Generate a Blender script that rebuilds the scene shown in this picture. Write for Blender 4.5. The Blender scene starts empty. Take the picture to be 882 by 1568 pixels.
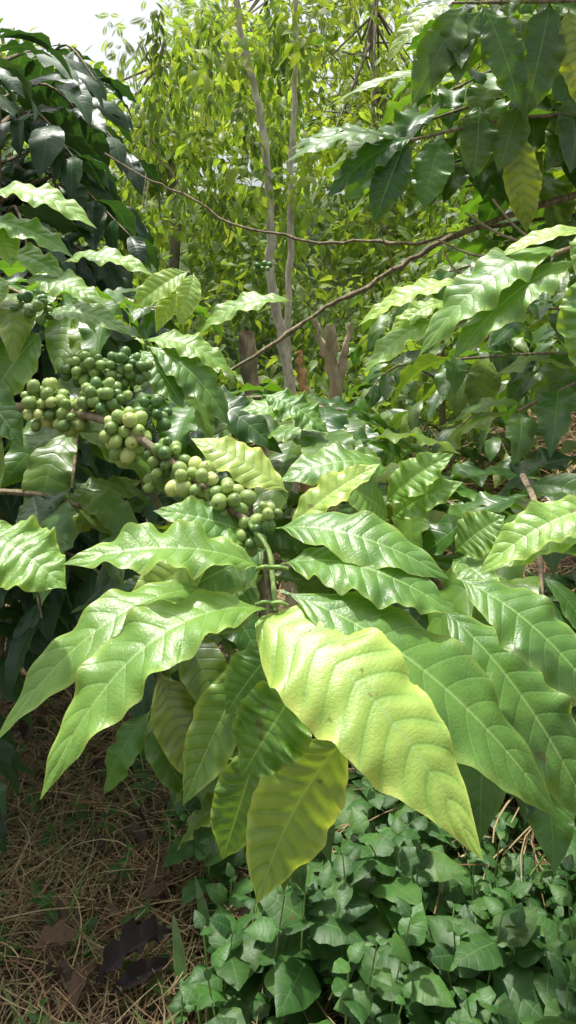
import bpy, numpy as np, math
from mathutils import Vector
rng=np.random.default_rng(11)
scene=bpy.context.scene
A=lambda *v: np.array(v,dtype=float)
def nrm(v):
    v=np.asarray(v,float); return v/np.maximum(np.linalg.norm(v,axis=-1,keepdims=True),1e-9)
def sst(a,b,x):
    t=np.clip((x-a)/(b-a),0,1); return t*t*(3-2*t)

# ---------------------------------------------------------------- mesh accumulators
class Mass:
    def __init__(s): s.V=[];s.F=[];s.L=[];s.C=[];s.n=0
    def add(s,V,F,L,C):
        s.V.append(V); s.F.append(F+s.n); s.L.append(L); s.C.append(C); s.n+=len(V)
    def build(s,name,mat,parent=None):
        V=np.concatenate(s.V);F=np.concatenate(s.F);L=np.concatenate(s.L);C=np.concatenate(s.C)
        me=bpy.data.meshes.new(name)
        me.vertices.add(len(V)); me.vertices.foreach_set('co',V.astype(np.float32).ravel())
        me.loops.add(F.size); me.loops.foreach_set('vertex_index',F.astype(np.int32).ravel())
        me.polygons.add(len(F)); me.polygons.foreach_set('loop_start',np.arange(0,F.size,4,dtype=np.int32))
        me.update(calc_edges=True)
        me.polygons.foreach_set('use_smooth',np.ones(len(F),dtype=bool))
        for nm,D in (('luv',L),('var',C)):
            a=me.attributes.new(nm,'FLOAT_VECTOR','POINT'); a.data.foreach_set('vector',D.astype(np.float32).ravel())
        me.materials.append(mat); me.update()
        ob=bpy.data.objects.new(name,me); scene.collection.objects.link(ob)
        if parent: ob.parent=parent
        return ob
def empty(name):
    e=bpy.data.objects.new(name,None); scene.collection.objects.link(e); return e

def gridfaces(nu,nv):
    i=np.arange(nu)[:,None]; j=np.arange(nv)[None,:]; w=nv+1
    a=i*w+j
    return np.stack([a,a+1,a+w+1,a+w],-1).reshape(-1,4)

COFFEE=([0,.045,.06,.12,.2,.32,.46,.6,.73,.83,.9,.95,1],[.035,.03,.12,.40,.66,.90,1,.94,.76,.53,.31,.13,.006])
BROAD=([0,.02,.07,.15,.27,.40,.54,.68,.80,.89,.95,1],[.12,.26,.52,.80,.97,1,.92,.74,.50,.27,.12,.006])
LANCE=([0,.05,.2,.4,.6,.8,1],[.1,.4,.9,1,.8,.45,.01])
OVATE=([0,.06,.08,.13,.22,.35,.48,.62,.75,.86,.94,1],[.05,.05,.35,.74,.96,1,.94,.8,.58,.35,.16,.01])
def leaf(M,base,tip,n,hw,bend=.1,fold=.2,wav=.12,nv=11,var=(.5,.1,.5),res=(40,8),curl=.15,twist=0.,side=0.,prof=COFFEE,bulge=1.):
    base=np.asarray(base,float);tip=np.asarray(tip,float)
    ax=tip-base;L=np.linalg.norm(ax);d=ax/L
    n=np.asarray(n,float);n=nrm(n-d*n.dot(d));b=np.cross(d,n)
    t=np.linspace(0,1,res[0]+1);s=np.linspace(-1,1,res[1]*2+1)
    arch=4*t*(1-t)*(1.15-.3*t)
    sp=base+ax*t[:,None]+n*(bend*L*arch)[:,None]+b*(side*L*4*t*(1-t))[:,None]
    T=nrm(np.gradient(sp,axis=0));N=nrm(n-T*(T@n)[:,None]);B=np.cross(T,N)
    if twist:
        a=(twist*(t-.3))[:,None]; N,B=N*np.cos(a)+B*np.sin(a),B*np.cos(a)-N*np.sin(a)
    r=rng.random(8)
    tt=np.clip(t[:,None]+np.linspace(-.035,.035,5)[None,:]*np.minimum(1,np.minimum(t,1-t)*12)[:,None],0,1)
    w=hw*np.interp(tt,prof[0],prof[1]).mean(1)
    S=s[None,:];aS=np.abs(S);TT=t[:,None];W=w[:,None]
    sg=np.sign(S)
    phi=nv*(TT-.11*aS**1.3)+sg*.25*(r[0]-.5)
    edge=1+.012*bulge*np.cos(2*np.pi*phi)*aS**3+.035*np.sin(2*np.pi*(2.3*TT+r[1]+sg*.2))
    lat=S*W*edge*(1-.08*fold)
    f1=2.4+2.0*r[2]
    wave=.85*wav*W*aS**2.2*(np.sin(2*np.pi*(f1*TT+r[3]+sg*.23))+.5*np.sin(2*np.pi*(f1*2.2*TT+r[4]+sg*.4)))
    bl=bulge*.042*hw*(np.abs(np.sin(np.pi*phi))**.75-.6)*np.clip(aS*5,0,1)*(1-.5*aS**3)*np.interp(t,[0,.1,.9,1],[0,1,1,0])[:,None]
    H=W*(fold*aS-curl*aS**2)+wave+bl
    V=sp[:,None,:]+lat[...,None]*B[:,None,:]+H[...,None]*N[:,None,:]
    Lv=np.stack([S+0*TT,TT+0*S,phi+0*S],-1).reshape(-1,3)
    V=V.reshape(-1,3)
    M.add(V,gridfaces(res[0],res[1]*2),Lv,np.tile(np.asarray(var,float),(len(V),1)))

def template(**k):
    m=Mass(); leaf(m,(0,0,0),(0,1,0),(0,0,1),**k)
    return m.V[0],m.F[0],m.L[0]
def place(M,tp,pos,d,n,size,var,wid=1.):
    V,F,L=tp;K=len(pos)
    d=nrm(d);n=nrm(n-d*np.sum(n*d,1,keepdims=True));b=np.cross(d,n)
    sz=np.asarray(size)[:,None,None]
    P=pos[:,None,:]+sz*(V[None,:,0:1]*wid*b[:,None,:]+V[None,:,1:2]*d[:,None,:]+V[None,:,2:3]*n[:,None,:])
    m=len(V)
    FF=(F[None]+(np.arange(K)*m)[:,None,None]).reshape(-1,4)
    M.add(P.reshape(-1,3),FF,np.tile(L,(K,1)),np.repeat(var,m,axis=0))
def rdir(K): return nrm(rng.normal(size=(K,3)))

def smoothpath(P,k=6):
    P=np.asarray(P,float);out=[]
    Q=np.vstack([2*P[0]-P[1],P,2*P[-1]-P[-2]])
    for i in range(1,len(Q)-2):
        for t in np.linspace(0,1,k,endpoint=False):
            a,b,c,d=Q[i-1],Q[i],Q[i+1],Q[i+2]
            out.append(.5*((2*b)+(-a+c)*t+(2*a-5*b+4*c-d)*t*t+(-a+3*b-3*c+d)*t**3))
    out.append(Q[-2]);return np.array(out)
def tube(M,P,r0,r1,sides=8,k=6,var=(.5,.5,.5),rough=.08,smooth=True,kink=0.):
    P=smoothpath(P,k) if smooth else np.asarray(P,float)
    n=len(P)
    if kink: P=P+rng.normal(0,kink,P.shape)*np.r_[0,np.ones(n-2),0][:,None]
    T=nrm(np.gradient(P,axis=0))
    u=nrm(np.cross(T,A(.31,.2,.93)+0*T));v=np.cross(T,u)
    rad=np.linspace(r0,r1,n)*(1+rough*rng.normal(size=n))
    an=np.linspace(0,2*np.pi,sides+1)
    V=P[:,None,:]+rad[:,None,None]*(np.cos(an)[None,:,None]*u[:,None,:]+np.sin(an)[None,:,None]*v[:,None,:])
    ln=np.concatenate([[0],np.cumsum(np.linalg.norm(np.diff(P,axis=0),axis=1))])
    Lv=np.stack([np.tile(an/6.283,(n,1)),np.tile(ln[:,None],(1,sides+1)),0*np.tile(ln[:,None],(1,sides+1))],-1).reshape(-1,3)
    V=V.reshape(-1,3);M.add(V,gridfaces(n-1,sides),Lv,np.tile(A(*var),(len(V),1)))
    return P

# ---------------------------------------------------------------- materials
def newmat(name):
    m=bpy.data.materials.new(name);m.use_nodes=True;nt=m.node_tree;nt.nodes.clear();return m,nt
class NB:
    def __init__(s,nt): s.nt=nt
    def n(s,t,**k):
        x=s.nt.nodes.new(t)
        for a,b in k.items(): setattr(x,a,b)
        return x
    def set(s,inp,v):
        if isinstance(v,bpy.types.NodeSocket): s.nt.links.new(v,inp)
        elif v is not None: inp.default_value=v
    def m(s,op,a,b=None,c=None,clamp=False):
        x=s.n('ShaderNodeMath',operation=op,use_clamp=clamp)
        s.set(x.inputs[0],a);s.set(x.inputs[1],b)
        if c is not None: s.set(x.inputs[2],c)
        return x.outputs[0]
    def mix(s,f,a,b,blend='MIX'):
        x=s.n('ShaderNodeMix',data_type='RGBA',blend_type=blend);x.clamp_factor=True
        s.set(x.inputs[0],f)
        s.set(x.inputs[6],a if isinstance(a,bpy.types.NodeSocket) else (*a,1))
        s.set(x.inputs[7],b if isinstance(b,bpy.types.NodeSocket) else (*b,1))
        return x.outputs[2]
    def attr(s,nm): return s.n('ShaderNodeAttribute',attribute_name=nm).outputs['Vector']
    def sep(s,v):
        x=s.n('ShaderNodeSeparateXYZ');s.set(x.inputs[0],v);return x.outputs
    def noise(s,sc,vec,det=3,rough=.55):
        x=s.n('ShaderNodeTexNoise');x.inputs['Scale'].default_value=sc;x.inputs['Detail'].default_value=det;x.inputs['Roughness'].default_value=rough
        s.set(x.inputs['Vector'],vec);return x.outputs[0]
    def ramp(s,f,lo,hi):
        x=s.n('ShaderNodeMapRange',interpolation_type='SMOOTHSTEP');s.set(x.inputs[0],f);x.inputs[1].default_value=lo;x.inputs[2].default_value=hi
        return x.outputs[0]
def leafmat(name,dark,light,yel,vein,rough=.33,trans=.4,tmul=(3.,2.6,1.),veinw=.08,veinf=.3,spec=.5,bump=.35,under=(.10,.20,.06),edgey=.5,spots=.5,bull=False):
    m,nt=newmat(name);b=NB(nt)
    co=b.n('ShaderNodeTexCoord').outputs['Object']
    l=b.sep(b.attr('luv'));v=b.sep(b.attr('var'))
    aS=b.m('ABSOLUTE',l[0])
    n1=b.noise(26,co,4);n2=b.noise(140,co,3)
    f=b.m('ADD',b.m('MULTIPLY',v[0],.85),b.m('MULTIPLY',b.m('SUBTRACT',n1,.42),1.0),clamp=True)
    c=b.mix(f,dark,light)
    vd=b.m('PINGPONG',l[2],.5)
    vm=b.m('SUBTRACT',1.,b.ramp(vd,.0,veinw))
    inter=b.ramp(vd,.03,.30)
    mid=b.m('SUBTRACT',1.,b.ramp(aS,.012,.045))
    ye=b.m('MULTIPLY',b.ramp(b.m('ADD',aS,b.m('MULTIPLY',n1,.35)),.9,1.2),edgey)
    yf=b.m('ADD',b.m('MULTIPLY',v[1],b.m('ADD',b.m('MULTIPLY',n1,1.2),b.m('MULTIPLY',inter,.4))),b.m('MULTIPLY',ye,b.m('ADD',.35,v[1])),clamp=True)
    c=b.mix(yf,c,yel)
    c=b.mix(b.m('MULTIPLY',vm,veinf),c,vein)
    c=b.mix(b.m('MULTIPLY',mid,.7),c,vein)
    sp=b.m('MULTIPLY',b.ramp(b.noise(70,co,2),.69,.75),spots)
    c=b.mix(sp,c,(.14,.09,.02))
    geo=b.n('ShaderNodeNewGeometry')
    cu=b.mix(.6,c,under)
    c2=b.mix(geo.outputs['Backfacing'],c,cu)
    bsdf=b.n('ShaderNodeBsdfPrincipled')
    b.set(bsdf.inputs['Base Color'],c2)
    rr=b.m('ADD',b.m('ADD',rough-.07,b.m('MULTIPLY',n2,.16)),b.m('MULTIPLY',geo.outputs['Backfacing'],.25))
    b.set(bsdf.inputs['Roughness'],rr);bsdf.inputs['Specular IOR Level'].default_value=spec
    hgt_=b.m('ADD',b.m('MULTIPLY',b.m('MINIMUM',vd,.12),5.),b.m('MULTIPLY',n2,.7))
    if bull:
        vo=b.n('ShaderNodeTexVoronoi',feature='DISTANCE_TO_EDGE');vo.inputs['Scale'].default_value=250;b.set(vo.inputs['Vector'],co)
        hgt_=b.m('ADD',hgt_,b.m('MULTIPLY',b.m('MINIMUM',vo.outputs['Distance'],.18),1.2))
    bp=b.n('ShaderNodeBump');bp.inputs['Strength'].default_value=bump;bp.inputs['Distance'].default_value=.0012;b.set(bp.inputs['Height'],hgt_)
    b.set(bsdf.inputs['Normal'],bp.outputs[0])
    tr=b.n('ShaderNodeBsdfTranslucent')
    b.set(tr.inputs[0],b.mix(1.,c,tmul,'MULTIPLY'))
    mx=b.n('ShaderNodeMixShader');mx.inputs[0].default_value=trans
    nt.links.new(bsdf.outputs[0],mx.inputs[1]);nt.links.new(tr.outputs[0],mx.inputs[2])
    o=b.n('ShaderNodeOutputMaterial');nt.links.new(mx.outputs[0],o.inputs[0]);return m
def barkmat(name,c1,c2,sc=60,rough=.85):
    m,nt=newmat(name);b=NB(nt);co=b.n('ShaderNodeTexCoord').outputs['Object']
    mp=b.n('ShaderNodeMapping');mp.inputs['Scale'].default_value=(1,1,.35);b.set(mp.inputs[0],co)
    n1=b.noise(sc,mp.outputs[0],6,.7);n2=b.noise(sc*.15,co,2);v=b.sep(b.attr('var'))
    c=b.mix(b.m('ADD',b.ramp(n1,.35,.65),b.m('SUBTRACT',v[0],.5),clamp=True),c1,c2)
    c=b.mix(b.m('MULTIPLY',b.ramp(n2,.55,.75),.6),c,(.12,.15,.08))
    p=b.n('ShaderNodeBsdfPrincipled');b.set(p.inputs['Base Color'],c);p.inputs['Roughness'].default_value=rough
    bp=b.n('ShaderNodeBump');bp.inputs['Strength'].default_value=.7;bp.inputs['Distance'].default_value=.004;b.set(bp.inputs['Height'],n1);b.set(p.inputs['Normal'],bp.outputs[0])
    o=b.n('ShaderNodeOutputMaterial');nt.links.new(p.outputs[0],o.inputs[0]);return m
def varmat(name,c1,c2,c3,rough=.8,trans=0.):
    m,nt=newmat(name);b=NB(nt);co=b.n('ShaderNodeTexCoord').outputs['Object']
    v=b.sep(b.attr('var'));n1=b.noise(90,co,3)
    c=b.mix(v[0],c1,c2);c=b.mix(b.m('MULTIPLY',v[1],1.),c,c3);c=b.mix(b.m('MULTIPLY',b.ramp(n1,.5,.7),.4),c,(.05,.035,.02))
    p=b.n('ShaderNodeBsdfPrincipled');b.set(p.inputs['Base Color'],c);p.inputs['Roughness'].default_value=rough
    o=b.n('ShaderNodeOutputMaterial')
    if trans:
        tr=b.n('ShaderNodeBsdfTranslucent');b.set(tr.inputs[0],c);mx=b.n('ShaderNodeMixShader');mx.inputs[0].default_value=trans
        nt.links.new(p.outputs[0],mx.inputs[1]);nt.links.new(tr.outputs[0],mx.inputs[2]);nt.links.new(mx.outputs[0],o.inputs[0])
    else: nt.links.new(p.outputs[0],o.inputs[0])
    return m
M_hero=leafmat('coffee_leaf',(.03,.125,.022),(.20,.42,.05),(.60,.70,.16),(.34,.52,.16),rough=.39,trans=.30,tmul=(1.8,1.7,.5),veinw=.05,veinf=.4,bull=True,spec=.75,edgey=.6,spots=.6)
M_mid=leafmat('coffee_leaf_half_shaded',(.016,.07,.016),(.10,.25,.03),(.42,.48,.06),(.16,.30,.08),rough=.37,trans=.34,edgey=.3,tmul=(2.3,2.1,.6),spec=.7)  # darker copy of the coffee leaf, shade among the foliage put into its colour
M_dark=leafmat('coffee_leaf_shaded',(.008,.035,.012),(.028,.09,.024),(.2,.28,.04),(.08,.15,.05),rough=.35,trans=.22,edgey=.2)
M_bg=leafmat('shade_tree_leaf',(.025,.08,.014),(.19,.33,.045),(.46,.50,.09),(.2,.32,.08),rough=.5,trans=.48,bump=.1,tmul=(2.0,1.9,.8))
M_weed=leafmat('weed_leaf',(.016,.065,.014),(.065,.18,.03),(.2,.32,.06),(.12,.25,.07),rough=.5,trans=.28,edgey=.15,veinf=.35,spots=.8,tmul=(2.,1.8,.8))
M_grass=leafmat('grass_blade',(.035,.11,.02),(.12,.25,.05),(.36,.38,.10),(.10,.2,.06),rough=.5,trans=.35,bump=.05,tmul=(2.,1.8,.8))
M_twig=barkmat('coffee_twig_bark',(.12,.09,.055),(.34,.27,.17),120)
M_green=barkmat('coffee_green_stem',(.12,.24,.05),(.28,.40,.10),80,.5)
M_trunk=barkmat('pale_trunk_bark',(.40,.36,.27),(.74,.69,.56),40)
M_bgtrunk=barkmat('grey_trunk_bark',(.12,.10,.07),(.28,.24,.17),40)
M_stump=barkmat('stump_bark',(.26,.20,.13),(.60,.51,.36),50)
M_broken=barkmat('split_wood',(.50,.26,.10),(.75,.48,.22),70)
M_straw=varmat('straw',(.12,.08,.04),(.54,.42,.21),(.26,.12,.06))
M_dead=varmat('dead_leaf',(.06,.035,.028),(.22,.14,.08),(.035,.026,.026),trans=.15)
def fruitmat():
    m,nt=newmat('coffee_cherry_green');b=NB(nt);co=b.n('ShaderNodeTexCoord').outputs['Object']
    l=b.sep(b.attr('luv'));v=b.sep(b.attr('var'));n=b.noise(180,co,3)
    c=b.mix(b.m('ADD',b.m('MULTIPLY',v[0],.9),b.m('MULTIPLY',b.m('SUBTRACT',n,.5),.8),clamp=True),(.055,.14,.03),(.34,.48,.12))
    c=b.mix(v[1],c,(.54,.60,.20))
    c=b.mix(b.m('MULTIPLY',b.ramp(l[2],.955,.98),.85),c,(.10,.06,.03))
    p=b.n('ShaderNodeBsdfPrincipled');b.set(p.inputs['Base Color'],c)
    p.inputs['Roughness'].default_value=.38
    bp=b.n('ShaderNodeBump');bp.inputs['Strength'].default_value=.2;bp.inputs['Distance'].default_value=.001;b.set(bp.inputs['Height'],n);b.set(p.inputs['Normal'],bp.outputs[0])
    o=b.n('ShaderNodeOutputMaterial');nt.links.new(p.outputs[0],o.inputs[0]);return m
M_fruit=fruitmat()

# ---------------------------------------------------------------- terrain
def hgt(x,y):
    x=np.asarray(x,float);y=np.asarray(y,float)
    hill=3.2*sst(2.8,16,y)
    bank=.62*sst(.3,.95,x-.15*(y-2))*sst(1.5,2.4,y)*(1-sst(5,9,y))
    r=.03*np.sin(3.1*x+1)*np.cos(2.7*y)+.015*np.sin(9*x+2*y)*np.sin(7*y)
    return hill+bank+r*(1-sst(15,40,np.abs(y)))
def ax_(dense0,dense1,step,far):
    core=np.arange(dense0,dense1+step/2,step)
    g=np.geomspace(step*2,far,26)
    return np.concatenate([(dense0-g)[::-1],core,dense1+g])
gx=ax_(-3,3,.05,300);gy=ax_(-.5,6,.05,400)
X,Y=np.meshgrid(gx,gy,indexing='xy')
G=Mass();Vg=np.stack([X,Y,hgt(X,Y)],-1).reshape(-1,3)
G.add(Vg,gridfaces(len(gy)-1,len(gx)-1),Vg*0,Vg*0)
m,nt=newmat('soil');b=NB(nt);co=b.n('ShaderNodeTexCoord').outputs['Object']
n1=b.noise(5,co,8,.65);n2=b.noise(60,co,6,.7);yy=b.sep(co)[1]
c=b.mix(b.ramp(n2,.35,.65),(.05,.035,.02),(.16,.11,.065));c=b.mix(b.m('MULTIPLY',b.ramp(n1,.5,.62),.6),c,(.05,.09,.025))
c=b.mix(b.m('MULTIPLY',b.ramp(yy,3.6,5.0),.9),c,b.mix(n2,(.02,.05,.012),(.08,.14,.03)))
p=b.n('ShaderNodeBsdfPrincipled');b.set(p.inputs['Base Color'],c);p.inputs['Roughness'].default_value=.95
bp=b.n('ShaderNodeBump');bp.inputs['Strength'].default_value=.9;bp.inputs['Distance'].default_value=.03;b.set(bp.inputs['Height'],n2);b.set(p.inputs['Normal'],bp.outputs[0])
o=b.n('ShaderNodeOutputMaterial');nt.links.new(p.outputs[0],o.inputs[0])
G.build('ground',m)

ST=[]
for k in range(5):
    mm=Mass();t=np.linspace(0,1,6);c=rng.normal(size=4)*.12
    sp=np.stack([c[0]*4*t*(1-t)+c[1]*t*t,t,c[2]*.6*np.sin(3*t)],-1)
    V=np.stack([sp-A(.009,0,0)*(1-.5*t[:,None]),sp+A(.009,0,.003)*(1-.5*t[:,None])],1).reshape(-1,3)
    ST.append((V,gridfaces(5,1),np.zeros((12,3))))
S=Mass()
def litter(K,x0,x1,y0,y1,lo,hi,zr=.03,red=.3,wid=1.):
    for tp in ST:
        k=K//5
        x=rng.uniform(x0,x1,k);y=rng.uniform(y0,y1,k)
        z=hgt(x,y)+rng.random(k)**1.5*zr+.004
        a=rng.uniform(0,6.28,k)
        d=np.stack([np.cos(a),np.sin(a),rng.normal(0,.12,k)],-1)
        n=nrm(A(0,0,1)+rng.normal(0,.35,(k,3)))
        place(S,tp,np.stack([x,y,z],-1),d,n,rng.uniform(lo,hi,k),np.stack([rng.random(k),(rng.random(k)<red)*rng.random(k),rng.random(k)],-1),wid)
litter(22000,-1.3,.6,1.1,3.4,.05,.20,.05,.3,1.0)
litter(14000,.2,2.2,1.7,4.2,.08,.35,.10,.6,.9)
litter(5000,-3,2.5,3.2,6,.1,.35,.06,.3,1.1)
S.build('straw_litter',M_straw)

D=Mass()
for i in range(110):
    x=rng.uniform(-1.0,.3);y=rng.uniform(1.3,3);L=rng.uniform(.05,.11);a=rng.uniform(0,6.28);z=float(hgt(x,y))+.03
    leaf(D,(x,y,z),(x+L*math.cos(a),y+L*math.sin(a),z+rng.uniform(-.01,.02)),rng.normal(0,.3,3)+A(0,0,1),L*.25,.15,.6,.3,8,(rng.random(),rng.random()*.5,0),(12,4),curl=-.3)
D.build('dead_leaf_litter',M_dead)
D=Mass()
leaf(D,(-.37,1.50,.05),(-.235,1.60,.07),(0,-.3,1),.028,.15,.7,.6,9,(.0,.9,0),(40,8),curl=-.5)
leaf(D,(-.34,1.48,.045),(-.23,1.54,.06),(.2,-.5,1),.018,.1,.9,.7,9,(.1,.8,0),(40,8),curl=-.5)
D.build('withered_leaf',M_dead)

# ---------------------------------------------------------------- coffee helpers
def shoot(ML,MW,P,r0=.004,r1=.002,space=.06,Lr=(.13,.2),hwr=(.18,.23),light=.5,yel=.1,droop=.5,res=(22,4),skip=0,keep=.92,wav=.16,k=6,sides=7):
    C=tube(MW,P,r0,r1,sides,k)
    seg=np.linalg.norm(np.diff(C,axis=0),axis=1);ln=np.concatenate([[0],np.cumsum(seg)]);tot=ln[-1]
    q=np.arange(skip,tot,space)
    if len(q)==0:return
    q=np.append(q,tot)
    for j,s in enumerate(q):
        p=A(*[np.interp(s,ln,C[:,i]) for i in range(3)]);i=min(np.searchsorted(ln,s),len(C)-1)
        T=nrm(C[i]-C[max(i-1,0)]) if i>0 else nrm(C[1]-C[0])
        sd=nrm(np.cross(T,A(0,0,1)));frac=s/tot
        for sg in (-1,1):
            if rng.random()>keep: continue
            L=rng.uniform(*Lr)*(1 if frac<.85 else .8)
            d=nrm(sd*sg+T*(.35+.6*frac)+A(0,0,-droop*rng.uniform(.2,1.3))+rng.normal(0,.16,3))
            n=nrm(A(0,0,1)+rng.normal(0,.25,3)+A(0,-.25,0)+sd*sg*.3)
            leaf(ML,p,p+d*L,n,L*rng.uniform(*hwr)*.93,rng.uniform(.06,.2),rng.uniform(.05,.4),wav*rng.uniform(.6,1.6),int(rng.integers(9,13)),
                 (np.clip(light+rng.normal(0,.25),0,1),np.clip(rng.exponential(yel),0,1),rng.random()),res,curl=rng.uniform(0,.35),twist=rng.normal(0,.5),side=rng.normal(0,.05))
def shrub(name,x,y,H,R,nb,mat,light,yel,z0=.25,lean=(0,0),res=(12,3),Lr=(.13,.2),droop=.5):
    e=empty(name);ML=Mass();MW=Mass();zb=float(hgt(x,y))
    top=A(x+lean[0],y+lean[1],zb+H)
    tube(MW,[(x,y,zb-.05),(x+lean[0]*.4,y+lean[1]*.3,zb+H*.5),top],.02,.007,8,8)
    for i in range(nb):
        f=z0+(1-z0)*(i+.5)/nb;p=A(x,y,zb)*(1-f)+top*f
        a=i*2.4+rng.normal(0,.25);r=R*(1.05-.6*f)*rng.uniform(.75,1.15)
        o=A(math.cos(a),math.sin(a),0)
        shoot(ML,MW,[p,p+o*r*.5+A(0,0,.12*r+.02),p+o*r+A(0,0,-.25*r)],.006,.0025,.07,Lr,light=light,yel=yel,res=res,skip=.08,k=5,sides=5,droop=droop)
    ML.build('leaves',mat,e);MW.build('branches',M_twig,e);return e

# ---------------------------------------------------------------- hero coffee plant
hero=empty('coffee_plant');HL=Mass();HW=Mass();HG=Mass();IL=Mass()
branch=[(-.46,1.05,1.25),(-.396,.95,1.258),(-.312,.85,1.265),(-.222,.78,1.27),(-.161,.74,1.264),(-.119,.71,1.246),(-.074,.68,1.221),(-.033,.65,1.1995)]
tube(HW,branch,.0055,.0032,12,8)
tube(HG,[(-.033,.65,1.1995),(-.016,.632,1.183),(-.012,.615,1.165),(-.0095,.60,1.147)],.0026,.0018,10,8)
for bx in (-1,1):
    for zz in (1.176,1.152):
        tube(HG,[(-.0125,.612 if zz>1.16 else .602,zz),(-.0125+bx*.006,.608 if zz>1.16 else .60,zz+.002),(-.0125+bx*.012,.612 if zz>1.16 else .602,zz-.001)],.0018,.0014,8,4)
tube(HW,[(-.62,1.25,-.05),(-.6,1.22,.6),(-.55,1.15,1.05),(-.46,1.05,1.25),(-.5,1.1,1.6)],.018,.006,10,8)
U=(0,-.45,.9)
def h(bs,tp,hw,bend=.1,fold=.15,wav=.13,li=.6,ye=.1,n=U,tw=0.,side=0.,curl=.15,nv=11,M=None,res=(66,10),prof=COFFEE):
    leaf(HL if M is None else M,bs,tp,n,hw,bend,fold,wav,nv,(li,ye,rng.random()),res,curl=curl,twist=tw,side=side,prof=prof)
# terminal whorl
h((-.022,.598,1.142),(.1217,.49,1.0375),.043,.13,.03,.14,1.0,.42,n=(-.16,-.36,.9),side=-.04,nv=12,curl=.2,prof=BROAD)  # palest leaf: white sun sheen put into its light and yellow values
h((-.006,.612,1.158),(.1937,.56,1.015),.042,.13,.10,.15,.42,.04,n=(.15,-.45,.85),nv=13)
h((-.006,.65,1.165),(.132,.61,1.139),.032,.14,.1,.18,.35,.04,n=(.1,-.35,.9))
h((-.01,.675,1.187),(.131,.635,1.158),.027,.12,.15,.18,.5,.03,n=(.1,-.5,.85),nv=12)
h((-.012,.602,1.147),(-.158,.50,1.069),.030,.22,.2,.22,.62,.10,n=(-.15,-.42,.87),side=.05,nv=12)
h((-.06,.67,1.135),(-.2105,.56,1.069),.025,.2,.15,.22,.5,.1,n=(-.1,-.4,.9))
h((-.02,.62,1.172),(-.167,.58,1.190),.026,.12,.25,.30,.55,.12,n=(0,-.4,.92))
h((-.02,.66,1.180),(-.110,.64,1.212),.022,.08,.2,.2,.45,.03,n=(0,-.5,.8))
h((-.245,.61,1.205),(-.164,.58,1.172),.031,.1,.1,.22,.6,.1)
h((-.029,.68,1.077),(-.087,.65,.965),.025,.05,.3,.14,.25,.15,n=(-.3,-.9,.3),tw=.5)
h((.050,.64,1.03),(-.024,.61,.915),.037,-.05,.1,.12,.45,.40,n=(.25,-.95,.3),side=.05)
h((.012,.63,1.08),(-.036,.60,1.02),.031,.15,.1,.3,.45,.06,n=(.1,-.7,.6))
h((-.006,.66,1.095),(-.051,.64,1.046),.023,.12,.1,.16,.35,.06,n=(0,-.7,.7))
h((-.026,.75,.9625),(-.062,.74,.853),.028,.05,.2,.1,.3,.1,n=(0,-.9,.4))
h((.142,.66,1.150),(.2445,.59,1.07),.033,.12,.1,.16,.35,.04,n=(.1,-.45,.85))
h((.135,.70,1.11),(.245,.62,.963),.039,.12,.15,.16,.35,.05,n=(.1,-.55,.8))
h((.253,.62,1.222),(.147,.60,1.1775),.020,.12,.3,.2,.75,.2)
h((.255,.63,1.198),(.150,.61,1.172),.016,.12,.3,.2,.65,.2)
# right neighbours
h((.099,.8,1.173),(.165,.78,1.228),.020,.1,.3,.25,.6,.1,n=(0,-.7,.7))
h((.106,.8,1.157),(.172,.77,1.202),.019,.1,.3,.3,.6,.1,n=(0,-.7,.7))
h((.105,.8,1.205),(-.0104,.76,1.205),.028,.15,.1,.2,.35,.06)
h((-.0006,.70,1.178),(.085,.72,1.232),.018,.05,.4,.2,.8,.4,n=(-.5,-.6,.6))
h((.10,.78,1.165),(.045,.74,1.21),.024,.08,.2,.12,.5,.1,n=(.3,-.7,.6))
h((.16,.75,1.140),(.205,.74,1.178),.022,.1,.2,.2,.4,.1,n=(0,-.7,.7))
h((.16,.76,1.130),(.19,.70,1.12),.018,.1,.2,.2,.3,.1,n=(0,-.7,.7))
h((-.000,.74,1.200),(-.094,.76,1.247),.022,.08,.1,.22,.8,.6,n=(0,-.6,.8))
h((-.063,.68,1.1676),(-.138,.66,1.1195),.021,.1,.2,.18,.3,.4,n=(0,-.8,.5))
h((-.02,.70,1.16),(-.085,.66,1.14),.024,.06,.2,.1,.1,.1,n=(0,-.8,.5))
h((-.03,.70,1.14),(-.075,.66,1.10),.026,.06,.2,.1,.1,.1,n=(0,-.8,.5))
# centre cluster
h((.047,.95,1.225),(-.058,.93,1.246),.025,.15,.1,.16,.55,.1)
h((-.03,.95,1.262),(.047,.92,1.222),.027,.1,.1,.28,.4,.03)
h((-.03,1.0,1.20),(.06,.92,1.20),.024,.15,.1,.16,.4,.1)
h((-.162,.9,1.325),(-.0645,.88,1.235),.026,.15,.15,.2,.2,.05)
h((-.17,.92,1.33),(-.06,.9,1.29),.022,.15,.2,.2,.5,.15)
h((-.17,.9,1.32),(-.115,.86,1.26),.022,.1,.2,.2,.3,.05)
h((.008,1.1,1.371),(-.131,1.08,1.322),.024,.16,.2,.2,.55,.2)
h((-.126,1.0,1.4125),(-.197,.98,1.3625),.020,.1,.3,.1,.85,.4,n=(0,-.8,.5))
h((-.125,1.0,1.405),(-.165,.98,1.335),.017,.1,.3,.1,.85,.5,n=(-.3,-.8,.3))
h((-.12,1.0,1.41),(-.135,.97,1.345),.016,.1,.3,.1,.85,.4,n=(.3,-.8,.3))
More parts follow.
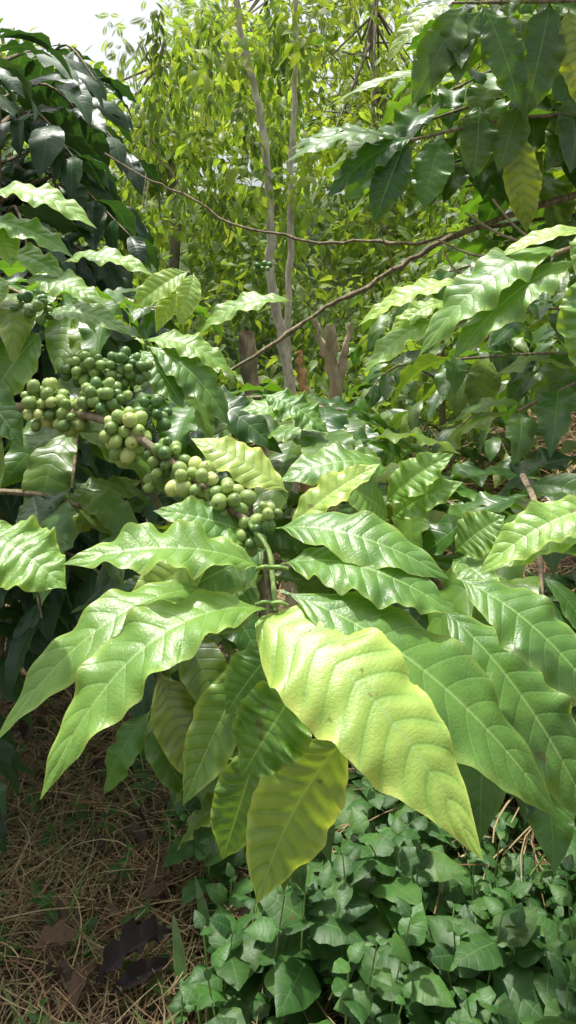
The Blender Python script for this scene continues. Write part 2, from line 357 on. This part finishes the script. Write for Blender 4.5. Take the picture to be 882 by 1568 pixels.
# upper left
h((-.353,.9,1.4975),(-.2145,.88,1.458),.024,.15,.2,.2,.8,.2)
h((-.353,.88,1.465),(-.235,.86,1.425),.022,.12,.2,.2,.35,.05)
h((-.33,.88,1.43),(-.24,.85,1.40),.022,.12,.2,.24,.5,.1)
h((-.29,.86,1.40),(-.195,.83,1.375),.022,.12,.1,.28,.5,.1)
h((-.34,.88,1.40),(-.31,.84,1.37),.022,.1,.1,.1,.6,.2,n=(0,-.8,.5))
h((-.34,.88,1.53),(-.335,.85,1.48),.014,.1,.3,.1,.8,.2,n=(.5,-.8,.2))
h((-.33,.88,1.47),(-.30,.85,1.415),.018,.1,.3,.1,.7,.2,n=(.5,-.8,.2))
h((-.26,.9,1.42),(-.15,.88,1.405),.018,.15,.2,.24,.6,.2)
h((-.27,.86,1.345),(-.325,.84,1.262),.030,.08,.2,.14,.3,.1,n=(0,-.8,.5))
h((-.28,.88,1.36),(-.17,.86,1.34),.022,.14,.2,.2,.3,.1)
h((-.36,.85,1.30),(-.27,.80,1.23),.026,.1,.2,.2,.2,.05)
h((-.36,.85,1.26),(-.29,.78,1.18),.028,.1,.2,.2,.2,.1)
for P in [[(-.46,1.05,1.12),(-.3,.98,1.13),(-.166,.92,1.10)],[(-.2,1.1,1.12),(-.13,.95,1.06),(-.149,.86,.93)],
          [(-.05,1.1,1.1),(-.02,.9,1.0),(-.04,.82,.87)],[(.1,1.1,1.08),(.18,.92,1.04),(.26,.82,.93)],
          [(-.1,1.25,1.12),(0,1.05,1.19),(.09,.95,1.2)],[(-.1,1.2,1.2),(-.15,1.0,1.28),(-.22,.95,1.29)],
          [(.05,1.2,1.05),(.12,1.0,1.14),(.2,.9,1.14)],[(-.5,1.1,1.4),(-.38,.98,1.40),(-.30,.92,1.38)],
          [(-.5,1.3,1.36),(-.3,1.2,1.38),(-.18,1.1,1.36)],[(-.4,1.3,1.2),(-.3,1.1,1.2),(-.27,.98,1.14)],
          [(-.2,1.2,.95),(-.12,1.05,.95),(-.06,.95,.86)],[(.15,1.25,.95),(.22,1.05,.98),(.32,.95,.9)],
          [(-.15,1.3,1.20),(.0,1.2,1.22),(.1,1.1,1.20)],[(.3,1.0,1.15),(.27,.85,1.15),(.24,.74,1.10)]]:
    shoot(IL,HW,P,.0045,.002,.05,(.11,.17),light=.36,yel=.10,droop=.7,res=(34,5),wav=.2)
# fruit
cs=[]
g=np.linspace(-1,1,7)
for ax in range(3):
    for sg in (-1,1):
        a,b_=np.meshgrid(g,g,indexing='ij');a=np.tan(a*math.pi/4);b_=np.tan(b_*math.pi/4)
        q=[None]*3;q[ax]=sg*np.ones_like(a);q[(ax+1)%3]=a*sg;q[(ax+2)%3]=b_
        cs.append(nrm(np.stack(q,-1)).reshape(-1,3))
cv=np.concatenate(cs);cf=np.concatenate([gridfaces(6,6)+i*49 for i in range(6)])
key,idx,inv=np.unique(np.round(cv,4),axis=0,return_index=True,return_inverse=True)
uv=cv[idx];cf=inv.ravel()[cf]
c0=uv[cf].mean(1);nn=np.cross(uv[cf[:,1]]-uv[cf[:,0]],uv[cf[:,2]]-uv[cf[:,0]])
fl=np.sum(c0*nn,1)<0;cf[fl]=cf[fl][:,::-1]
rad=1-.06*np.exp(-(1-uv[:,2])/.012)
SPH=(uv*rad[:,None]*A(1,.96,1.16),cf,uv)
FR=Mass();allp=[]
def cluster(c,R,K,yel=.15,r=.0068,li=.45):
    c=A(*c);R=A(*R);got=0;tries=0;P=[];K=int(K*1.25)
    while got<K and tries<K*80:
        tries+=1;q=rdir(1)[0]*R*rng.uniform(.25,1)**.5+c
        if all(np.linalg.norm(q-x)>1.64*r for x in allp): allp.append(q);P.append(q);got+=1
    P=np.array(P);K=len(P);o=nrm((P-c)/R+rng.normal(0,.35,(K,3)))
    sz=r*rng.uniform(.72,1.12,K)
    var=np.stack([np.clip(li+rng.normal(0,.28,K),0,1),np.clip(rng.exponential(yel,K),0,1),rng.random(K)],-1)
    V,F,L=SPH;n=nrm(np.cross(o,rdir(K)));b2=np.cross(n,o)
    Pq=P[:,None,:]+sz[:,None,None]*(V[None,:,0:1]*n[:,None,:]+V[None,:,1:2]*(-b2)[:,None,:]+V[None,:,2:3]*o[:,None,:])
    FR.add(Pq.reshape(-1,3),(F[None]+(np.arange(K)*len(V))[:,None,None]).reshape(-1,4),np.tile(L,(K,1)),np.repeat(var,len(V),axis=0))
cluster((-.243,.785,1.275),(.022,.02,.024),28,.25,.0062,.65)
cluster((-.215,.775,1.266),(.018,.018,.018),20,.2,.0060,.5)
cluster((-.208,.82,1.308),(.028,.022,.016),28,.03,.0058,.35)
cluster((-.170,.815,1.309),(.024,.02,.018),26,.02,.0058,.2)
cluster((-.180,.77,1.283),(.024,.018,.018),24,.08,.0059,.3)
cluster((-.152,.735,1.254),(.020,.018,.024),25,.35,.0067,.8)
cluster((-.132,.765,1.268),(.016,.016,.020),14,.02,.0058,.15)
cluster((-.110,.712,1.238),(.017,.016,.020),18,.05,.0058,.35)
cluster((-.080,.680,1.226),(.021,.018,.014),19,.35,.0064,.75)
cluster((-.052,.668,1.214),(.020,.016,.013),16,.3,.0064,.65)
cluster((-.034,.652,1.190),(.012,.012,.016),10,.05,.0055,.4)
cluster((-.120,.72,1.216),(.012,.012,.010),6,.1,.0058,.3)
cluster((-.016,.648,1.207),(.008,.008,.010),5,.1,.0045,.5)
cluster((-.285,.87,1.37),(.024,.02,.02),12,.02,.0056,.2)
cluster((-.04,1.3,1.425),(.02,.02,.010),5,.02,.0055,.1)
FR.build('green_cherries',M_fruit,hero)
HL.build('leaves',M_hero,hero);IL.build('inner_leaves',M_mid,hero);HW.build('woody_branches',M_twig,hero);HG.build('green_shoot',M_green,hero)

# ---------------------------------------------------------------- right coffee plant
rp=empty('coffee_plant');RL=Mass();RW=Mass();RH=Mass()
tube(RW,[(1.1,1.5,.3),(1.0,1.45,1.0),(.9,1.4,1.6),(.85,1.35,2.2)],.02,.008,10,8)
tube(RW,[(.9,1.35,1.50),(.6,1.1,1.50),(.34,.92,1.44),(.2,.9,1.395)],.006,.0025,8,8)
def r(*a,**k): h(*a,M=RH,res=(60,9),**k)
r((.314,.9,1.436),(.142,.85,1.3186),.032,.15,.15,.28,.5,.06,nv=13)
r((.3255,.88,1.4225),(.176,.84,1.3146),.030,.12,.15,.28,.5,.06,nv=13)
r((.209,.9,1.396),(.080,.9,1.3475),.018,.12,.3,.2,.95,.4)
r((.190,.92,1.375),(.115,.9,1.335),.016,.12,.3,.2,.8,.3)
r((.179,.9,1.355),(.0855,.88,1.297),.020,.12,.2,.24,.6,.15)
r((.329,.85,1.41),(.304,.80,1.295),.036,.1,.1,.2,.45,.06,n=(0,-.9,.4))
r((.345,.88,1.455),(.235,.88,1.425),.015,.1,.3,.1,.8,.4)
r((.36,.87,1.47),(.31,.84,1.40),.024,.1,.2,.14,.6,.1)
# large drooping leaves of the upper right, on two leafy twigs
tube(RW,[(.9,1.38,1.82),(.6,1.2,1.84),(.40,1.12,1.80),(.23,1.1,1.79)],.005,.002,8,8)
tube(RW,[(.92,1.42,1.66),(.6,1.25,1.66),(.35,1.15,1.64),(.17,1.12,1.60)],.005,.002,8,8)
def q(*a,**k): h(*a,M=RL,res=(44,7),**k)
F_=(0,-.9,.45)
q((.225,1.14,1.61),(.19,1.10,1.50),.030,.1,.15,.18,.75,.0,n=(-.2,-.8,.6))
q((.33,1.15,1.63),(.35,1.15,1.47),.029,.06,.15,.14,.6,.55,n=F_)
q((.27,1.1,1.79),(.32,1.08,1.634),.032,.08,.2,.2,.25,.05,n=F_)
q((.375,1.12,1.80),(.33,1.1,1.625),.034,.08,.2,.2,.2,.05,n=F_)
q((.40,1.12,1.79),(.41,1.1,1.64),.030,.08,.2,.2,.3,.6,n=F_)
q((.17,1.12,1.605),(.12,1.1,1.48),.027,.08,.2,.2,.15,.0,n=F_)
q((.18,1.12,1.605),(.054,1.1,1.515),.025,.12,.2,.2,.25,.0,n=(0,-.7,.7))
q((.16,1.12,1.60),(-.005,1.08,1.562),.026,.14,.1,.2,.7,.05)
q((.14,1.13,1.61),(.0,1.12,1.585),.020,.14,.1,.2,.5,.05)
q((.23,1.1,1.79),(.137,1.08,1.70),.022,.1,.3,.14,.85,.5)
q((.25,1.1,1.79),(.17,1.08,1.64),.030,.08,.2,.2,.45,.1,n=F_)
q((.27,1.1,1.78),(.19,1.08,1.67),.026,.08,.2,.2,.35,.05,n=(.2,-.8,.5))
q((.25,1.13,1.69),(.06,1.12,1.65),.016,.12,.2,.14,.85,.2)
q((.28,1.15,1.66),(.265,1.12,1.545),.028,.1,.2,.2,.3,.1,n=F_)
q((.34,1.15,1.66),(.30,1.12,1.555),.026,.1,.2,.2,.35,.1,n=F_)
q((.45,1.2,1.68),(.38,1.15,1.56),.030,.1,.2,.2,.4,.1,n=F_)
for P in [[(.87,1.4,1.95),(.5,1.3,1.86),(.24,1.15,1.75)],[(.9,1.4,1.8),(.5,1.35,1.75),(.14,1.25,1.63)],[(.92,1.45,1.65),(.55,1.5,1.67),(.20,1.3,1.58)],
          [(.95,1.5,1.7),(.7,1.35,1.75),(.42,1.2,1.66)],[(.9,1.4,2.1),(.6,1.2,2.02),(.36,1.15,1.87)],[(.9,1.4,2.05),(.5,1.4,2.0),(.25,1.3,1.86)],
          [(.9,1.6,1.85),(.5,1.6,1.85),(.30,1.5,1.76)],
          [(.95,1.5,1.75),(.6,1.4,1.72),(.32,1.3,1.66)],[(.95,1.6,1.62),(.6,1.6,1.64),(.34,1.5,1.58)],
          [(.95,1.6,1.5),(.65,1.5,1.52),(.40,1.45,1.47)],[(.95,1.45,1.3),(.6,1.3,1.28),(.35,1.2,1.2)],[(.95,1.6,1.2),(.6,1.6,1.25),(.32,1.5,1.25)],
          [(.95,1.5,1.05),(.6,1.4,1.1),(.4,1.25,1.05)],[(.9,1.7,1.45),(.6,1.75,1.48),(.35,1.7,1.42)],[(.9,1.5,1.9),(.62,1.45,1.9),(.5,1.3,1.8)]]:
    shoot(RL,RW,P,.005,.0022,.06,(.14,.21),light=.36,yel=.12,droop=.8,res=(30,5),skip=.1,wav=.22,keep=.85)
tube(RW,[(-.351,1.5,1.644),(-.26,1.5,1.59),(-.201,1.5,1.5675),(-.11,1.5,1.51),(-.026,1.5,1.4905),(.06,1.5,1.472),(.149,1.5,1.4775),(.24,1.5,1.472),(.311,1.5,1.4875),(.399,1.5,1.506),(.8,1.5,1.56)],.0018,.0040,8,4,rough=.15,kink=.0015)
tube(RW,[(-.106,1.4,1.237),(.0,1.4,1.305),(.069,1.4,1.353),(.12,1.4,1.378),(.186,1.4,1.4175),(.27,1.4,1.468),(.349,1.4,1.499),(.5355,1.4,1.5575),(.95,1.45,1.62)],.0036,.0065,8,5,rough=.15,kink=.0015)
for a_,b_ in [((-.20,1.5,1.568),(-.27,1.48,1.66)),((-.11,1.5,1.51),(-.14,1.5,1.45)),((.06,1.5,1.472),(.05,1.48,1.42)),((.186,1.4,1.4175),(.15,1.38,1.50))]:
    tube(RW,[a_,tuple((A(*a_)+A(*b_))/2+A(.01,0,-.004)),b_],.0016,.0008,6,4)
for a_,b_ in [((.22,1.15,1.46),(.30,1.10,1.43)),((.26,1.15,1.50),(.34,1.1,1.45)),((.30,1.15,1.52),(.345,1.1,1.455)),((.23,1.15,1.44),(.25,1.13,1.41))]:
    tube(RW,[a_,tuple((A(*a_)+A(*b_))/2+A(.0,0,-.006)),b_],.0016,.0026,6,5,var=(.95,.5,.5))
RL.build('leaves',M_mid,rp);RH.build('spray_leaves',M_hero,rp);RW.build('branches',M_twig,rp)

# ---------------------------------------------------------------- shrubs behind
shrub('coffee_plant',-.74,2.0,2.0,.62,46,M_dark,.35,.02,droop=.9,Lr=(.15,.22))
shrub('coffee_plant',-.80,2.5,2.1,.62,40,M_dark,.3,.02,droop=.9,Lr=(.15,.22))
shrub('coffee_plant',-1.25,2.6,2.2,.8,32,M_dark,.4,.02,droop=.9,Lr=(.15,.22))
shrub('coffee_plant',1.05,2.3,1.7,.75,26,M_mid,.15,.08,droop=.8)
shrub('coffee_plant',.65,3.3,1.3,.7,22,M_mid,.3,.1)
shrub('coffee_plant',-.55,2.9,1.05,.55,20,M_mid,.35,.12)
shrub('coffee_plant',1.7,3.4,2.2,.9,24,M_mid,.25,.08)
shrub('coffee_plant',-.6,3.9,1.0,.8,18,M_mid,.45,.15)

# stump and slender trees
e=empty('coffee_stump');W1=Mass();W2=Mass()
tube(W1,[(-.02,2.55,-.05),(-.07,2.42,.5),(-.10,2.3,1.0),(-.12,2.25,1.25)],.040,.022,12,6,var=(.35,.5,.5),kink=.004)
tube(W1,[(.12,2.55,-.05),(.15,2.4,.6),(.135,2.3,1.1),(.12,2.25,1.27)],.034,.015,12,6,var=(.8,.5,.5),kink=.004)
tube(W1,[(.138,2.3,1.08),(.162,2.28,1.17),(.178,2.26,1.27)],.016,.008,10,6,var=(.8,.5,.5),kink=.003)
tube(W1,[(.135,2.3,1.12),(.10,2.28,1.21),(.075,2.26,1.29)],.014,.007,10,6,var=(.9,.5,.5),kink=.003)
tube(W2,[(.06,2.45,.4),(.05,2.25,1.0),(.042,2.22,1.12),(.03,2.22,1.20)],.026,.008,10,6,rough=.25,kink=.004)
W1.build('stems',M_stump,e);W2.build('split_stem',M_broken,e)
bgT=[template(hw=.18,bend=.08,fold=.3,wav=.1,nv=8,res=(5,2),prof=LANCE,curl=.1) for _ in range(3)]+[template(hw=.28,bend=.1,fold=.2,wav=.12,nv=7,res=(6,2),prof=OVATE,curl=.2) for _ in range(2)]
fm=Mass()
for i in range(11):
    y=.08+.088*i;L=.26*math.sin(.35+2.5*i/11)
    for sg in (-1,1): leaf(fm,(0,y,0),(sg*L,y+L*.35,-.04),(0,0,1),L*.2,.05,.1,0,3,(0,0,0),(3,1),prof=LANCE,bulge=0)
FROND=(np.concatenate(fm.V),np.concatenate(fm.F),np.concatenate(fm.L))
def cloud(M,c,R,K,size,tps,light=.5,yel=.3,hang=.6,spread=.5):
    K=int(K);c=A(*c)
    q=rdir(K)*(rng.random(K)[:,None]**.45);pos=c+q*A(*R)
    ti=rng.integers(0,len(tps),K)
    d=nrm(q*.6+rdir(K)*spread+A(0,0,-hang));n=nrm(A(0,-.2,1)+rng.normal(0,.5,(K,3)))
    sz=size*rng.uniform(.6,1.3,K);l0=np.clip(light+rng.normal(0,.12)+rng.normal(0,.15,K),0,1)
    var=np.stack([l0,np.clip(yel*rng.random(K)*1.6,0,1),rng.random(K)],-1)
    for i,tp in enumerate(tps):
        s=ti==i
        if s.any(): place(M,tp,pos[s],d[s],n[s],sz[s],var[s])
def slender(name,path,r0,r1,clumps):
    e=empty(name);W=Mass();C=tube(W,path,r0,r1,10,8,kink=.004)
    Lm=Mass()
    for (c,R,K,s,li,ye) in clumps:
        j=np.argmin(np.linalg.norm(C-A(*c),axis=1))
        tube(W,[C[j],(C[j]+A(*c))/2+A(0,0,-.03),c],r1*.6,.003,6,4)
        cloud(Lm,c,R,K,s,bgT,li,ye)
    W.build('trunk',M_trunk,e)
    if clumps: Lm.build('crown',M_bg,e)
slender('shade_tree',[(.04,3,.0),(.01,3,.925),(-.065,3,1.425),(-.0725,3,1.725),(-.1025,3,2.025),(-.1825,3,2.375),(-.25,3.05,2.9),(-.28,3.1,3.5)],.022,.008,
   [((-.32,3.1,3.2),(.5,.5,.3),200,.10,.5,.3),((-.26,2.95,2.25),(.16,.14,.26),80,.07,.6,.4),((-.16,2.95,1.82),(.12,.08,.2),50,.07,.5,.3)])
slender('shade_tree',[(.0,3.1,.0),(-.0,3.1,.9),(.005,3.1,1.425),(.0225,3.1,2.1),(.03,3.1,2.6),(.06,3.1,3.4)],.017,.007,
   [((.2,3.2,3.2),(.5,.5,.3),160,.10,.5,.3),((.08,3.0,2.35),(.14,.1,.2),60,.07,.6,.3),((.05,3.0,1.75),(.1,.08,.14),35,.07,.5,.3)])
def tree(name,x,y,H,R,nc,K,size,light,yel,frond=0,zlo=.25):
    e=empty(name);W=Mass();Lm=Mass();zb=float(hgt(x,y))
    C=tube(W,[(x,y,zb-.1),(x+.1,y,zb+H*.4),(x-.1,y+.1,zb+H*.7),(x,y,zb+H*.85)],.06,.015,8,6)
    for i in range(nc):
        q=rdir(1)[0];f=rng.random()**.6
        c=A(x,y,zb+H*(zlo+(1-zlo)*.5))+q*A(R,R,H*(1-zlo)*.5)*f
        tube(W,[C[min(len(C)-1,int(len(C)*rng.uniform(.35,.9)))],c],.015,.005,5,3)
        rr=R*rng.uniform(.18,.36)
        cloud(Lm,c,(rr,rr,rr*.7),K*rng.uniform(.6,1.3),size,[FROND] if rng.random()<frond else bgT,light+rng.normal(0,.22),yel,hang=.5)
    W.build('trunk',M_bgtrunk,e);Lm.build('crown',M_bg,e)
tree('shade_tree',-1.1,7.0,3.3,1.3,30,80,.12,.45,.3,.3,.1)
tree('shade_tree',.9,7.5,4.0,1.6,34,80,.12,.5,.35,.1,.1)
tree('shade_tree',2.6,6.5,3.6,1.6,28,80,.14,.3,.2,.05,.1)
tree('shade_tree',-3.0,8.5,2.3,1.5,26,80,.15,.4,.25,.2,.1)
tree('shade_tree',-.2,10.5,4.2,2.0,40,95,.17,.75,.4,.4,.1)
tree('shade_tree',3.5,10.5,4.4,2.2,30,80,.18,.4,.3,.1,.1)
tree('shade_tree',-4,12,2.6,2.0,26,80,.2,.4,.3,.2,.1)
Mh=Mass()
for i in range(56):
    x=rng.uniform(-8,8);y=rng.uniform(12.5,18);z=float(hgt(x,y))+(rng.uniform(.2,2.6) if x>-1.5 else rng.uniform(.2,1.6))
    cloud(Mh,(x,y,z),(1.3,1,.8),130,.26,bgT,rng.uniform(.2,.7),.4)
Mh.build('distant_trees',M_bg)
Mt=Mass()
for i in range(95):
    x=rng.uniform(-2.6,2.8);y=rng.uniform(3.8,6.5);z=float(hgt(x,y))+rng.uniform(.1,1.1)
    cloud(Mt,(x,y,z),(.4,.35,.3),80,.10,bgT,rng.uniform(.0,.75),.2)
for i in range(60):
    x=rng.uniform(-1.6,2.8);y=rng.uniform(5.8,9.5);z=float(hgt(x,y))+rng.uniform(.2,1.5)
    cloud(Mt,(x,y,z),(.5,.4,.38),75,.13,bgT,rng.uniform(.0,.85),.25)
for i in range(34):
    x=rng.uniform(.5,2.6);y=rng.uniform(3.4,5);z=float(hgt(x,y))+rng.uniform(.1,1.2)
    cloud(Mt,(x,y,z),(.35,.3,.28),80,.10,bgT,rng.uniform(.0,.4),.1)
for i in range(26):
    x=rng.uniform(-1.1,.1);y=rng.uniform(4.6,5.6);z=rng.uniform(1.7,2.9)
    cloud(Mt,(x,y,z),(.07,.07,.3),60,.09,bgT[:3],rng.uniform(.0,.8),.2,hang=1.3,spread=.6)
Mt.build('thicket',M_bg)

# ---------------------------------------------------------------- undergrowth weeds
WT=[template(hw=.34,bend=rng.uniform(.03,.14),fold=rng.uniform(.03,.18),wav=.06,nv=7,res=(16,4),prof=OVATE,curl=.25,bulge=1.2) for _ in range(5)]
Wm=Mass();Ws=Mass()
def weed(x,y,hh,s,np_=4,light=.45):
    z0=float(hgt(x,y));top=A(x,y,z0)+A(*rng.normal(0,.04,2),hh)
    tube(Ws,[(x,y,z0-.01),tuple((A(x,y,z0)+top)/2+A(*rng.normal(0,.012,2),0)),tuple(top)],.0025,.0015,5,3)
    a0=rng.uniform(0,3.14)
    for j in range(np_):
        f=1-j/np_*.75;p=A(x,y,z0)*(1-f)+top*f;a=a0+j*1.57+rng.normal(0,.2)
        L=s*(.38+.32*min(j,3))*rng.uniform(.8,1.2)
        for sg in (0,math.pi):
            el=.4-.25*j+rng.normal(0,.2)
            d=A(math.cos(a+sg),math.sin(a+sg),el)[None]
            place(Wm,WT[rng.integers(5)],p[None],d,nrm(A(0,-.15,1)+rng.normal(0,.2,3))[None],A(L),A(np.clip(light+rng.normal(0,.28),0,1),np.clip(rng.exponential(.07),0,1),rng.random())[None])
for i in range(290):
    x=rng.uniform(-.22,1.0);y=rng.uniform(1.02,2.3)
    if x<-.05 and rng.random()<.5: continue
    weed(x,y,rng.uniform(.06,.28),rng.uniform(.06,.14),int(rng.integers(3,5)))
for i in range(110):
    weed(rng.uniform(.2,.95),rng.uniform(1.1,1.8),rng.uniform(.05,.22),rng.uniform(.05,.11),4)
for i in range(120):
    x=rng.uniform(-1.2,-.15);y=rng.uniform(1.25,3.0)
    weed(x,y,rng.uniform(.03,.12),rng.uniform(.025,.055),3,.6)
e=empty('weeds');Wm.build('leaves',M_weed,e);Ws.build('stems',M_green,e)
Gm=Mass();GT=[template(hw=.045,bend=.18,fold=.3,wav=.0,nv=0,res=(10,1),prof=LANCE,bulge=0) for _ in range(2)]
GB=[template(hw=.09,bend=.14,fold=.3,wav=.04,nv=0,res=(14,2),prof=LANCE,bulge=0) for _ in range(2)]
K=3000;x=rng.uniform(-1.4,1.2,K);y=rng.uniform(1.15,4.5,K);a=rng.uniform(0,6.28,K)
d=np.stack([np.cos(a),np.sin(a),rng.uniform(.3,1.4,K)],-1)
place(Gm,GT[0],np.stack([x,y,hgt(x,y)],-1),d,A(0,0,1)+0*d,rng.uniform(.04,.12,K),np.stack([rng.random(K),rng.random(K)*.6,rng.random(K)],-1))
for (x,y,a,L,el) in [(-.22,1.5,2.9,.16,.3),(-.20,1.5,1.9,.14,.8),(-.18,1.5,.5,.12,.5),(-.1,1.55,1.2,.12,1.1),(-.1,1.55,2.6,.13,.7),
    (-.20,1.36,3.8,.13,.3),(-.33,1.4,3.3,.12,.3),(.0,1.6,1.6,.14,1.2),(-.16,1.6,2.0,.14,1.0)]:
    z=float(hgt(x,y))+.04
    place(Gm,GB[rng.integers(2)],A(x,y,z)[None],A(math.cos(a),math.sin(a),el)[None],A(0,-.2,1)[None],A(L),A(.3,.1,0)[None])
Gm.build('grass',M_grass)

# ---------------------------------------------------------------- light, sky, camera
el=math.radians(74);az=math.radians(-28)
Sd=Vector((math.sin(az)*math.cos(el),math.cos(az)*math.cos(el),math.sin(el)))
sl=bpy.data.lights.new('sun','SUN');sl.energy=5;sl.angle=math.radians(2);sl.color=(1,.97,.90)
so=bpy.data.objects.new('sun',sl);so.rotation_euler=Sd.to_track_quat('Z','Y').to_euler();scene.collection.objects.link(so)
w=bpy.data.worlds.new('World');scene.world=w;w.use_nodes=True;nt=w.node_tree;nt.nodes.clear()
sk=nt.nodes.new('ShaderNodeTexSky');sk.sky_type='NISHITA';sk.sun_disc=False;sk.sun_elevation=el;sk.sun_rotation=az;sk.dust_density=6;sk.air_density=1.;sk.ozone_density=1
hs=nt.nodes.new('ShaderNodeHueSaturation');hs.inputs['Saturation'].default_value=.3;hs.inputs['Value'].default_value=1.55
bg=nt.nodes.new('ShaderNodeBackground');bg.inputs[1].default_value=.15
ow=nt.nodes.new('ShaderNodeOutputWorld');nt.links.new(sk.outputs[0],hs.inputs['Color']);nt.links.new(hs.outputs[0],bg.inputs[0]);nt.links.new(bg.outputs[0],ow.inputs[0])
cam=bpy.data.cameras.new('camera');co_=bpy.data.objects.new('camera',cam);scene.collection.objects.link(co_)
co_.location=(0,0,1.4);co_.rotation_euler=(math.radians(90),0,0)
cam.lens=27.55;cam.sensor_width=36;cam.sensor_fit='AUTO';cam.shift_y=-.2258;cam.clip_start=.02;cam.clip_end=2000
scene.camera=co_
scene.view_settings.view_transform='Standard';scene.view_settings.look='None';scene.view_settings.exposure=0
